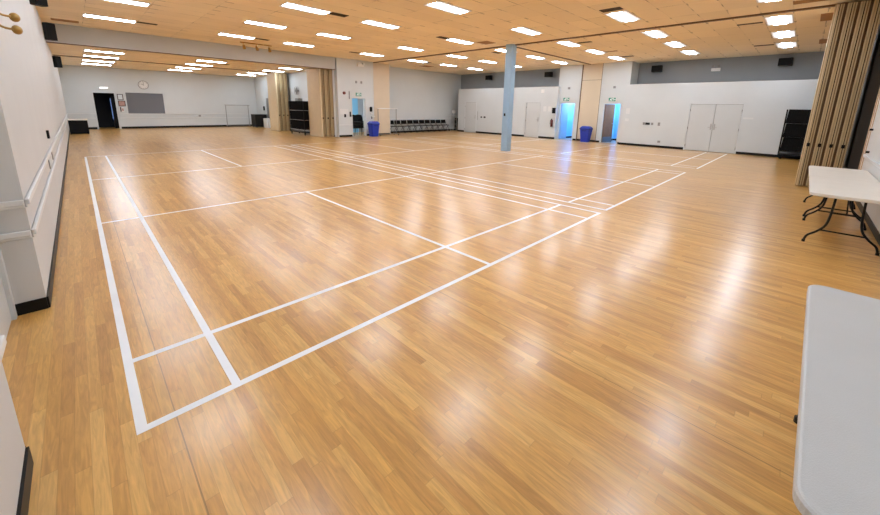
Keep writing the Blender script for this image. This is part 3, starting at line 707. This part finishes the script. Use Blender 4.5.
# ---------------------------------------------------------------- bins
def bin_(loc, label, rz):
    t = thing('recycling_bin', loc, label, 'bin', 'blue bins', rz)
    MB().loft([rrect(-0.20, 0.20, -0.18, 0.18, 0.0, 0.05), rrect(-0.205, 0.205, -0.185, 0.185, 0.03, 0.05), rrect(-0.27, 0.27, -0.24, 0.24, 0.70, 0.06)]).build('body', 'bin', t, smooth=False)
    MB().loft([rrect(-0.295, 0.295, -0.265, 0.265, 0.69, 0.07), rrect(-0.295, 0.295, -0.265, 0.265, 0.73, 0.07)]).build('rim', 'bin_dark', t)
    MB().loft([rrect(-0.285, 0.285, -0.255, 0.255, 0.73, 0.07), rrect(-0.26, 0.26, -0.22, 0.22, 0.80, 0.07), rrect(-0.19, 0.19, -0.16, 0.16, 0.86, 0.06)]).build('lid', 'bin', t)
    MB().box((-0.12, -0.272, 0.60), (0.12, -0.255, 0.64)).build('handle', 'bin_dark', t)
    return t
bin_((11.98, 15.4, 0), 'blue recycling bin beside the doorway with black chairs', 0.0)
bin_((19.72, 6.3, 0), 'blue recycling bin in front of the beige panel on the right wall', -math.pi / 2)

# ---------------------------------------------------------------- racks
def coat_rack(loc, w, h, label, m1, m2, casters=True):
    t = thing('coat_rack', loc, label, 'rack')
    for x in (-w / 2, w / 2):
        MB().cyl((x, 0, 0.09), (x, 0, h), 0.018).build('post', m2, t)
        MB().box((x - 0.02, -0.24, 0.06), (x + 0.02, 0.24, 0.09)).build('foot_bar', m2, t)
        for y in (-0.22, 0.22):
            MB().cyl((x - 0.012, y, 0.03), (x + 0.012, y, 0.03), 0.03).build('caster', 'black_pl', t)
    MB().cyl((-w / 2 - 0.06, 0, h), (w / 2 + 0.1, 0, h), 0.022).build('top_bar', m1, t)
    MB().cyl((-w / 2, 0, 0.075), (w / 2, 0, 0.075), 0.014).build('lower_bar', m2, t)
    return t
coat_rack((13.07, 15.55, 0), 1.32, 1.58, 'wheeled coat rack with white top bar beside the row of black chairs', 'white_pl', 'steel')
coat_rack((8.48, 27.9, 0), 1.5, 1.58, 'tall thin steel coat rack against the far back wall', 'steel', 'steel')
# wire shelf in the far corner
t = thing('wire_shelf', (19.95, 16.75, 0), 'low white wire shelf in the far corner past the chairs', 'shelf')
for x in (-0.3, 0.3):
    for y in (-0.16, 0.16):
        MB().cyl((x, y, 0), (x, y, 1.14), 0.012).build('post', 'white_pl', t)
for z in (0.2, 0.5, 0.82, 1.12):
    b = MB()
    for i in range(7): b.cyl((-0.3, -0.16 + 0.32 * i / 6, z), (0.3, -0.16 + 0.32 * i / 6, z), 0.006, seg=6)
    b.cyl((-0.3, -0.16, z), (-0.3, 0.16, z), 0.008, seg=6).cyl((0.3, -0.16, z), (0.3, 0.16, z), 0.008, seg=6)
    b.build('wire_tier', 'white_pl', t)
t = thing('desk_fan', (20.1, 16.75, 1.13), 'small white fan on top of the corner wire shelf', 'fan')
MB().cyl((0, 0, 0), (0, 0, 0.03), 0.09, seg=16).build('base', 'white_pl', t)
MB().cyl((0, 0, 0.03), (0, 0, 0.2), 0.015).build('stem', 'white_pl', t)
MB().cyl((-0.03, -0.05, 0.3), (0.03, 0.03, 0.3), 0.14, seg=20).build('cage', 'white_pl', t)
t = thing('floor_speaker', (20.5, 16.72, 0), 'tall narrow black speaker in the far corner', 'speaker')
box('cabinet', (-0.14, -0.15, 0), (0.14, 0.15, 0.95), 'black_pl', t, 0.01)
box('grille', (-0.12, -0.162, 0.05), (0.12, -0.15, 0.9), 'black_grille', t)

# ---------------------------------------------------------------- wall speakers
def speaker(c, rx, rz, label, w=0.36, h=0.3, d=0.26, bracket=(0, 1, 0)):
    t = thing('wall_speaker', c, label, 'speaker', 'black wall speakers')
    t.rotation_euler = (rx, 0, rz)
    box('cabinet', (-w / 2, -d / 2, -h / 2), (w / 2, d / 2, h / 2), 'black_pl', t, 0.015)
    box('grille', (-w / 2 + 0.02, -d / 2 - 0.012, -h / 2 + 0.02), (w / 2 - 0.02, -d / 2, h / 2 - 0.02), 'black_grille', t)
    MB().cyl((0, d / 2, 0), (0, d / 2 + (0.14 if w > 0.3 else 0.07), 0.0), 0.02).build('bracket', 'black_metal', t)
    return t
for y, lab in ((14.15, 'black wall speaker on the grey wall above the door nearest the far corner'), (9.5, 'black wall speaker on the grey wall left of the blue-lit doorway'),
               (3.5, 'black wall speaker on the grey wall right of the brown door'), (-1.25, 'black wall speaker on the grey wall above the right chair cart')):
    speaker((XG - 0.27, y, 3.83), 0.0, -math.pi / 2, lab, w=0.44, h=0.3)
for y, z, x, lab in ((8.75, 3.72, -0.22, 'black wall speaker at the top edge of the photo on the left wall'), (12.6, 3.5, -0.2, 'black wall speaker on the left wall just before the beam'),
                  (19.5, 3.2, -0.25, 'black wall speaker on the left wall behind the beam')):
    speaker((x, y, z), 0.0, math.radians(35), lab, w=0.2, h=0.44, d=0.16)

# ---------------------------------------------------------------- signs and small wall things
def exit_sign(c, rz, label):
    t = thing('exit_sign', c, label, 'exit sign', 'green exit signs', rz)      # front is local -y
    box('housing', (-0.19, 0, -0.1), (0.19, 0.05, 0.1), 'white_pl', t, 0.006)
    f = box('sign_face', (-0.18, -0.004, -0.09), (0.18, 0, 0.09), 'green', t)
    b = MB()   # running figure through a doorway, and an arrow
    b.box((-0.02, -0.008, -0.07), (0.0, -0.004, 0.07)).box((0.0, -0.008, 0.05), (0.06, -0.004, 0.07)).box((0.05, -0.008, -0.07), (0.07, -0.004, 0.07))
    b.cyl((-0.06, -0.009, 0.05), (-0.06, -0.004, 0.05), 0.016, seg=12)
    for p, q, r in (((-0.065, 0.03), (-0.085, -0.02), 0.016), ((-0.085, -0.02), (-0.05, -0.045), 0.011), ((-0.05, -0.045), (-0.055, -0.075), 0.01), ((-0.085, -0.02), (-0.13, -0.06), 0.011), ((-0.07, 0.025), (-0.03, 0.005), 0.008), ((-0.07, 0.025), (-0.115, 0.0), 0.008)):
        v = Vector((q[0] - p[0], 0, q[1] - p[1])); n = Vector((-v.z, 0, v.x)).normalized() * r
        P = Vector((p[0], -0.008, p[1])); Q = Vector((q[0], -0.008, q[1]))
        lp = [P + n, Q + n, Q - n, P - n]
        b.loft([[tuple(a) for a in lp], [(a.x, -0.004, a.z) for a in lp]])
    b.loft([[(0.09, y, 0.012), (0.125, y, 0.012), (0.125, y, 0.04), (0.168, y, 0.0), (0.125, y, -0.04), (0.125, y, -0.012), (0.09, y, -0.012)] for y in (-0.008, -0.004)])
    b.build('pictogram', 'sign_white', f)
    return t
exit_sign((11.33, YP - 0.05, 2.33), 0, 'green exit sign above the doorway with black chairs')
exit_sign((XW - 0.05, 7.77, 2.31), -math.pi / 2, 'green exit sign above the bright blue doorway')
exit_sign((XW - 0.05, 5.2, 2.3), -math.pi / 2, 'green exit sign above the brown door')

t = thing('wall_clock', (3.28, YB, 2.74), 'round clock above the grey shutter on the far wall', 'clock')
MB().cyl((0, -0.04, 0), (0, 0, 0), 0.27, seg=32).build('rim', 'steel', t)
MB().cyl((0, -0.046, 0), (0, -0.038, 0), 0.235, seg=32).build('face', 'white_pl', t)
b = MB()
for i in range(12):
    a = math.radians(30 * i); mx = Matrix.Rotation(a, 4, 'Y'); b.box((-0.008, -0.049, 0.18), (0.008, -0.046, 0.215), mx)
b.build('hour_marks', 'black_pl', t)
MB().box((-0.009, -0.052, -0.03), (0.009, -0.047, 0.13), Matrix.Rotation(math.radians(-60), 4, 'Y')).build('hour_hand', 'black_pl', t)
MB().box((-0.006, -0.054, -0.03), (0.006, -0.049, 0.18), Matrix.Rotation(math.radians(4), 4, 'Y')).build('minute_hand', 'black_pl', t)

def framed(x, z, w, h, label, fm, pm, cat='notice'):
    t = thing('notice_board', (x, YB, z), label, cat)
    fw = 0.035
    MB().box((-w / 2, -0.025, -h / 2), (-w / 2 + fw, 0, h / 2)).box((w / 2 - fw, -0.025, -h / 2), (w / 2, 0, h / 2)).box((-w / 2, -0.025, -h / 2), (w / 2, 0, -h / 2 + fw)).box((-w / 2, -0.025, h / 2 - fw), (w / 2, 0, h / 2)).build('frame', fm, t)
    box('sheet', (-w / 2 + fw, -0.012, -h / 2 + fw), (w / 2 - fw, -0.004, h / 2 - fw), pm, t)
framed(2.07, 1.95, 0.28, 0.36, 'framed white notice, top of three right of the dark doorway', 'brown_frame', 'paper')
framed(2.10, 1.56, 0.34, 0.34, 'framed reddish print, middle of three right of the dark doorway', 'brown_frame', 'picture')
t = thing('wall_phone', (2.07, YB, 1.2), 'pale wall phone under the framed notices by the dark doorway', 'phone')
box('body', (-0.12, -0.08, -0.16), (0.08, 0, 0.16), 'white_pl', t, 0.015)
MB().box((-0.1, -0.12, -0.14), (-0.04, -0.08, 0.14)).build('handset', 'brown_frame', t, bevel=0.012)
box('keypad', (-0.01, -0.085, -0.1), (0.06, -0.08, 0.06), 'picture', t)
t = thing('door_lamp', (1.38, YB, 2.47), 'small white emergency lamp above the dark doorway', 'lamp')
box('housing', (-0.2, -0.09, -0.07), (0.2, 0, 0.07), 'white_pl', t, 0.02)
box('lens', (-0.17, -0.1, -0.05), (0.17, -0.088, 0.04), 'em_lamp', t)

t = thing('vending_machine', (2.05, 29.35, 0), 'dark vending machine with lit blue edge inside the far doorway', 'vending machine')
box('cabinet', (-0.4, -0.4, 0), (0.4, 0.4, 1.95), 'black_pl', t, 0.01)
box('lit_panel', (-0.41, -0.34, 0.55), (-0.4, 0.34, 1.85), 'screen_blue', t)
b = MB()
for i, (y, z) in enumerate(((-0.2, 1.75), (0.1, 1.6), (-0.15, 1.4), (0.12, 1.2), (-0.2, 1.0), (0.1, 0.85), (-0.1, 0.68))): b.box((-0.416, y - 0.08, z - 0.035), (-0.41, y + 0.08, z + 0.035))
b.build('lit_label', 'screen_cyan', t)

# left far corner: white-topped table, dark void below built as a black box
t = thing('utility_table', (0.0, 24.4, 0), 'white-topped table with black skirt in the far left corner', 'table')
box('tabletop', (-0.36, -0.35, 0.70), (0.38, 0.9, 0.74), 'table_warm', t, 0.008)
box('infill', (-0.34, -0.33, 0.03), (0.36, 0.86, 0.70), 'black_fab', t)
for x in (-0.32, 0.32):
    for y in (-0.3, 0.82): MB().cyl((x, y, 0), (x, y, 0.05), 0.02).build('leg', 'black_metal', t)

# left wall things
def plate(name, c, n, w, h, m, label, cat, dep=0.02):
    x, y, z = c
    if n[0]: a, b_ = (x, y - w / 2, z - h / 2), (x + n[0] * dep, y + w / 2, z + h / 2)
    else: a, b_ = (x - w / 2, y, z - h / 2), (x + w / 2, y + n[1] * dep, z + h / 2)
    a2 = tuple(min(p, q) for p, q in zip(a, b_)); b2 = tuple(max(p, q) for p, q in zip(a, b_))
    return tag(box(name, a2, b2, m, bevel=min(0.004, dep * 0.3)), label, cat)
plate('wall_control', (XL, 6.5, 1.16), (1, 0), 0.09, 0.13, 'black_pl', 'small black wall control above the left chair rail', 'switch', 0.03)
plate('power_outlet', (XL, 6.7, 0.79), (1, 0), 0.09, 0.13, 'steel', 'further grey outlet between the two left chair rails', 'outlet', 0.012)
plate('power_outlet', (XL, 5.6, 0.78), (1, 0), 0.09, 0.13, 'steel', 'nearer grey outlet between the two left chair rails', 'outlet', 0.012)
plate('power_outlet', (6.15, YB, 0.80), (0, -1), 0.12, 0.12, 'steel', 'small outlet on the far back wall between the rails', 'outlet', 0.035)
def brass_hook(y, z, label):
    t = thing('brass_hook', (XL, y, z), label, 'hook', 'brass hooks on the left wall')
    MB().cyl((0, 0, 0), (0.01, 0, 0), 0.03, seg=16).build('wall_plate', 'brass', t)
    MB().tube([(0.008, 0, 0), (0.04, 0.04, -0.015), (0.08, 0.08, -0.015)], 0.01).build('arm', 'brass', t, smooth=True)
    MB().ball((0.105, 0.11, -0.015), 0.045, 0.8, 1, 0.9).build('knob', 'brass', t, smooth=True)
brass_hook(2.93, 2.35, 'lower brass hook with round knob high on the left wall')
brass_hook(2.95, 2.46, 'upper brass hook with round knob high on the left wall')

# pillar wall things
t = thing('fire_bell', (10.45, YP, 2.38), 'red fire bell on the white wall left of the exit sign', 'alarm')
MB().cyl((0, -0.06, 0), (0, 0, 0), 0.075, 0.085, seg=20).build('gong', 'red', t)
MB().ball((0, -0.06, 0), 0.06, 1, 0.4, 1).build('boss', 'red', t, smooth=True)
t = thing('emergency_light', (11.5, YP, 3.92), 'white twin emergency light high above the doorway with black chairs', 'emergency light')
box('housing', (-0.2, -0.1, -0.08), (0.2, 0, 0.08), 'white_pl', t, 0.015)
for s in (-1, 1): MB().cyl((s * 0.12, -0.1, 0.1), (s * 0.14, -0.19, 0.08), 0.05, 0.065, seg=14).build('lamp_head', 'white_pl', t)
plate('wall_sensor', (11.22, YP, 3.0), (0, -1), 0.09, 0.13, 'steel', 'left of two small grey sensors above the exit sign', 'sensor', 0.04)
plate('wall_sensor', (11.55, YP, 3.0), (0, -1), 0.09, 0.13, 'steel', 'right of two small grey sensors above the exit sign', 'sensor', 0.04)
plate('conduit_cover', (10.76, YP, 2.28), (0, -1), 0.05, 0.42, 'steel', 'slim grey conduit cover between fire bell and exit sign', 'cover', 0.03)
plate('light_switch', (10.46, YP, 1.16), (0, -1), 0.11, 0.17, 'black_pl', 'dark light switch on the wall beside the beam-end partition', 'switch', 0.02)
plate('notice_sheet', (10.42, YP, 1.38), (0, -1), 0.5, 0.3, 'paper', 'cream notice above the dark light switch', 'notice', 0.006)
t = thing('keypad_lock', (10.78, YP, 1.2), 'dark keypad and lever beside the doorway with black chairs', 'keypad')
box('body', (-0.035, -0.04, -0.1), (0.035, 0, 0.18), 'black_pl', t, 0.01)
MB().tube([(0.0, -0.05, -0.05), (0.0, -0.1, -0.05), (0.13, -0.1, -0.05)], 0.016, smooth=False).build('lever', 'black_metal', t)
t = thing('sanitizer_dispenser', (12.13, YP, 1.52), 'black soap dispenser above the blue bin by the coat rack', 'dispenser')
box('body', (-0.07, -0.1, -0.13), (0.07, 0, 0.15), 'black_pl', t, 0.03)
box('drip_tray', (-0.07, -0.14, -0.24), (0.07, 0, -0.22), 'white_pl', t)
t = thing('wall_ledge', (12.25, YP, 1.1), 'small white wall ledge above the blue bin by the coat rack', 'ledge')
box('shelf', (-0.11, -0.12, 0.0), (0.11, 0, 0.025), 'white_pl', t)
box('bracket', (-0.09, -0.1, -0.12), (-0.07, 0, 0.0), 'steel', t)

# far storage wall things
t = thing('fire_extinguisher', (XR - 0.09, 8.42, 0.72), 'fire extinguisher on the storage wall left of the blue doorway', 'extinguisher')
MB().cyl((0, 0, 0), (0, 0, 0.36), 0.07, seg=16).ball((0, 0, 0.36), 0.07, 1, 1, 0.7).build('cylinder', 'red', t, smooth=True)
MB().cyl((0, 0, 0.38), (0, 0, 0.47), 0.025).box((-0.09, -0.015, 0.45), (0.03, 0.015, 0.47)).build('valve', 'black_pl', t)
MB().tube([(-0.03, 0, 0.44), (-0.1, 0.03, 0.38), (-0.09, 0.05, 0.15)], 0.012).build('hose', 'black_pl', t, smooth=True)
box('wall_hook', (0.05, -0.03, 0.2), (0.09, 0.03, 0.32), 'steel', t)
plate('hand_dryer', (XR, 8.36, 1.66), (-1, 0), 0.16, 0.32, 'black_pl', 'black dispenser on the storage wall left of the blue doorway', 'dispenser', 0.12)
plate('notice_sheet', (XR, 8.98, 1.75), (-1, 0), 0.2, 0.3, 'paper', 'left of two white notices on the wall by the extinguisher', 'notice', 0.006)
plate('notice_sheet', (XR, 8.66, 1.75), (-1, 0), 0.2, 0.3, 'paper', 'right of two white notices on the wall by the extinguisher', 'notice', 0.006)
plate('power_outlet', (XR, 13.82, 1.11), (-1, 0), 0.14, 0.09, 'black_pl', 'left dark outlet on the far storage wall', 'outlet')
plate('power_outlet', (XR, 13.54, 1.11), (-1, 0), 0.16, 0.11, 'black_pl', 'right dark outlet on the far storage wall', 'outlet')
plate('door_pull', (XR, 14.16, 1.2), (-1, 0), 0.03, 0.6, 'steel', 'tall grey cover strip right of the door nearest the far corner', 'strip', 0.02)
for y, w_, h_, m_, lab in ((3.46, 0.1, 0.12, 'steel', 'first of four wall plates left of the double door, pale'), (3.29, 0.2, 0.11, 'black_pl', 'second of four wall plates left of the double door, wide black'),
                           (3.09, 0.1, 0.11, 'steel', 'third of four wall plates left of the double door, grey'), (2.79, 0.1, 0.16, 'steel', 'fourth of four wall plates left of the double door'),
                           (2.69, 0.12, 0.1, 'steel', 'low outlet near the baseboard left of the double door')):
    plate('wall_plate', (XR, y, 1.13 if 'low' not in lab else 0.29), (-1, 0), w_, h_, m_, lab, 'outlet')
plate('door_sign', (XR, -0.5, 1.52), (-1, 0), 0.34, 0.07, 'paper', 'narrow white sign strip right of the double door', 'sign', 0.01)
plate('notice_sheet', (XR, 4.28, 1.72), (-1, 0), 0.18, 0.28, 'paper', 'upper white notice right of the brown door', 'notice', 0.006)
plate('notice_sheet', (XR, 4.28, 1.28), (-1, 0), 0.18, 0.14, 'paper', 'lower small notice right of the brown door', 'notice', 0.006)
plate('wall_sensor', (XW, 7.68, 2.93), (-1, 0), 0.12, 0.12, 'steel', 'small grey sensor above the left exit sign of the pair', 'sensor', 0.05)
plate('wall_sensor', (XW, 5.16, 2.93), (-1, 0), 0.12, 0.12, 'steel', 'small grey sensor above the brown door exit sign', 'sensor', 0.05)
plate('round_cover', (XR, 9.2, 2.78), (-1, 0), 0.2, 0.2, 'white_pl', 'pale square cover high on the storage wall by the extinguisher', 'cover', 0.02)
t = thing('emergency_light', (XG, 1.1, 3.68), 'white twin emergency light on the grey wall above the double door', 'emergency light')
box('housing', (-0.1, -0.17, -0.08), (0, 0.17, 0.06), 'white_pl', t, 0.015)
for s in (-1, 1): MB().cyl((-0.05, s * 0.1, 0.06), (-0.05, s * 0.1, 0.11), 0.012).cyl((-0.05, s * 0.1, 0.15), (-0.12, s * 0.11, 0.14), 0.045, 0.055, seg=14).build('lamp_head', 'steel', t)

# alcove side wall things
t = thing('amplifier_case', (9.5, 26.55, 0), 'black equipment case against the side wall behind the beam', 'case')
box('body', (-0.4, -0.45, 0.06), (0.42, 0.45, 0.92), 'black_pl', t, 0.015)
for x in (-0.32, 0.32):
    for y in (-0.36, 0.36): MB().cyl((x - 0.015, y, 0.03), (x + 0.015, y, 0.03), 0.03).build('caster', 'black_metal', t)
box('lid', (-0.41, -0.46, 0.92), (0.43, 0.46, 0.95), 'black_metal', t)
t = thing('drinking_fountain', (XA, 25.7, 0), 'white drinking fountain cabinet on the side wall behind the beam', 'fountain')
box('cabinet', (-0.35, -0.36, 0.0), (0, 0.36, 0.68), 'white_pl', t, 0.02)
box('back_panel', (-0.05, -0.3, 0.7), (-0.0, 0.34, 2.12), 'steel', t)
MB().cyl((-0.2, 0, 0.68), (-0.2, 0, 0.74), 0.03).build('spout', 'chrome', t)
plate('wall_phone', (XA, 26.62, 1.38), (-1, 0), 0.14, 0.3, 'black_pl', 'black wall phone above the equipment case', 'phone', 0.08)
t = thing('wall_fan', (XA, 20.5, 2.55), 'grey wall fan above the left black chair cart', 'fan')
MB().tube([(-0.18 + 0.0, 0.24 * math.cos(a), 0.24 * math.sin(a)) for a in [2 * math.pi * i / 20 for i in range(21)]], 0.012, smooth=False).tube([(-0.1, 0.24 * math.cos(a), 0.24 * math.sin(a)) for a in [2 * math.pi * i / 20 for i in range(21)]], 0.012, smooth=False).build('cage', 'steel', t)
b = MB()
for i in range(4): b.box((-0.15, -0.06, 0.03), (-0.13, 0.06, 0.2), Matrix.Rotation(i * math.pi / 2, 4, 'X'))
b.build('blades', 'steel', t)
MB().cyl((-0.2, 0, 0), (0, 0, 0), 0.05).build('motor', 'grey_wall', t)
t = thing('cart_box', (9.25, 18.9, 1.925), 'small grey box resting on top of the left black cart', 'box')
t.location = (9.25, 18.95, 1.905)
box('carton', (-0.13, -0.2, 0), (0.13, 0.2, 0.16), 'steel', t, 0.005)
box('flap', (-0.13, -0.2, 0.16), (0.0, 0.2, 0.166), 'grey_wall', t)

# near table wall things
plate('wall_hook', (11.2, YS, 1.45), (0, 1), 0.04, 0.04, 'black_pl', 'upper small black wall knob behind the far white table', 'hook', 0.05)
plate('wall_hook', (10.9, YS, 1.02), (0, 1), 0.04, 0.04, 'black_pl', 'lower small black wall knob behind the far white table', 'hook', 0.05)

# ---------------------------------------------------------------- world, camera
w = bpy.data.worlds.new('World'); SC.world = w; w.use_nodes = True
w.node_tree.nodes['Background'].inputs[0].default_value = (0.6, 0.65, 0.7, 1); w.node_tree.nodes['Background'].inputs[1].default_value = 0.05

yaw, pit, rol, foc = 0.7937, 0.2103, 0.0202, 358.6556
F = Vector((math.sin(yaw) * math.cos(pit), math.cos(yaw) * math.cos(pit), -math.sin(pit)))
rt = Vector((math.cos(yaw), -math.sin(yaw), 0)); up = rt.cross(F)
RT = rt * math.cos(rol) + up * math.sin(rol); UP = up * math.cos(rol) - rt * math.sin(rol)
cam = bpy.data.cameras.new('camera'); co = bpy.data.objects.new('camera', cam); COL.objects.link(co)
co.matrix_world = Matrix(((RT.x, UP.x, -F.x, 0.0032), (RT.y, UP.y, -F.y, -2.2283), (RT.z, UP.z, -F.z, 1.7176), (0, 0, 0, 1)))
cam.sensor_fit = 'HORIZONTAL'; cam.sensor_width = 36; cam.lens = foc * 36 / 880
cam.shift_x = -4.8083 / 880; cam.shift_y = -73.5128 / 880; cam.clip_start = 0.02; cam.clip_end = 100
SC.camera = co
vs = SC.view_settings
vs.view_transform = 'Standard'; vs.look = 'None'; vs.exposure = 0.0; vs.gamma = 1.0; vs.use_curve_mapping = False
SC.cycles.max_bounces = 10; SC.cycles.diffuse_bounces = 6; SC.cycles.use_denoising = True
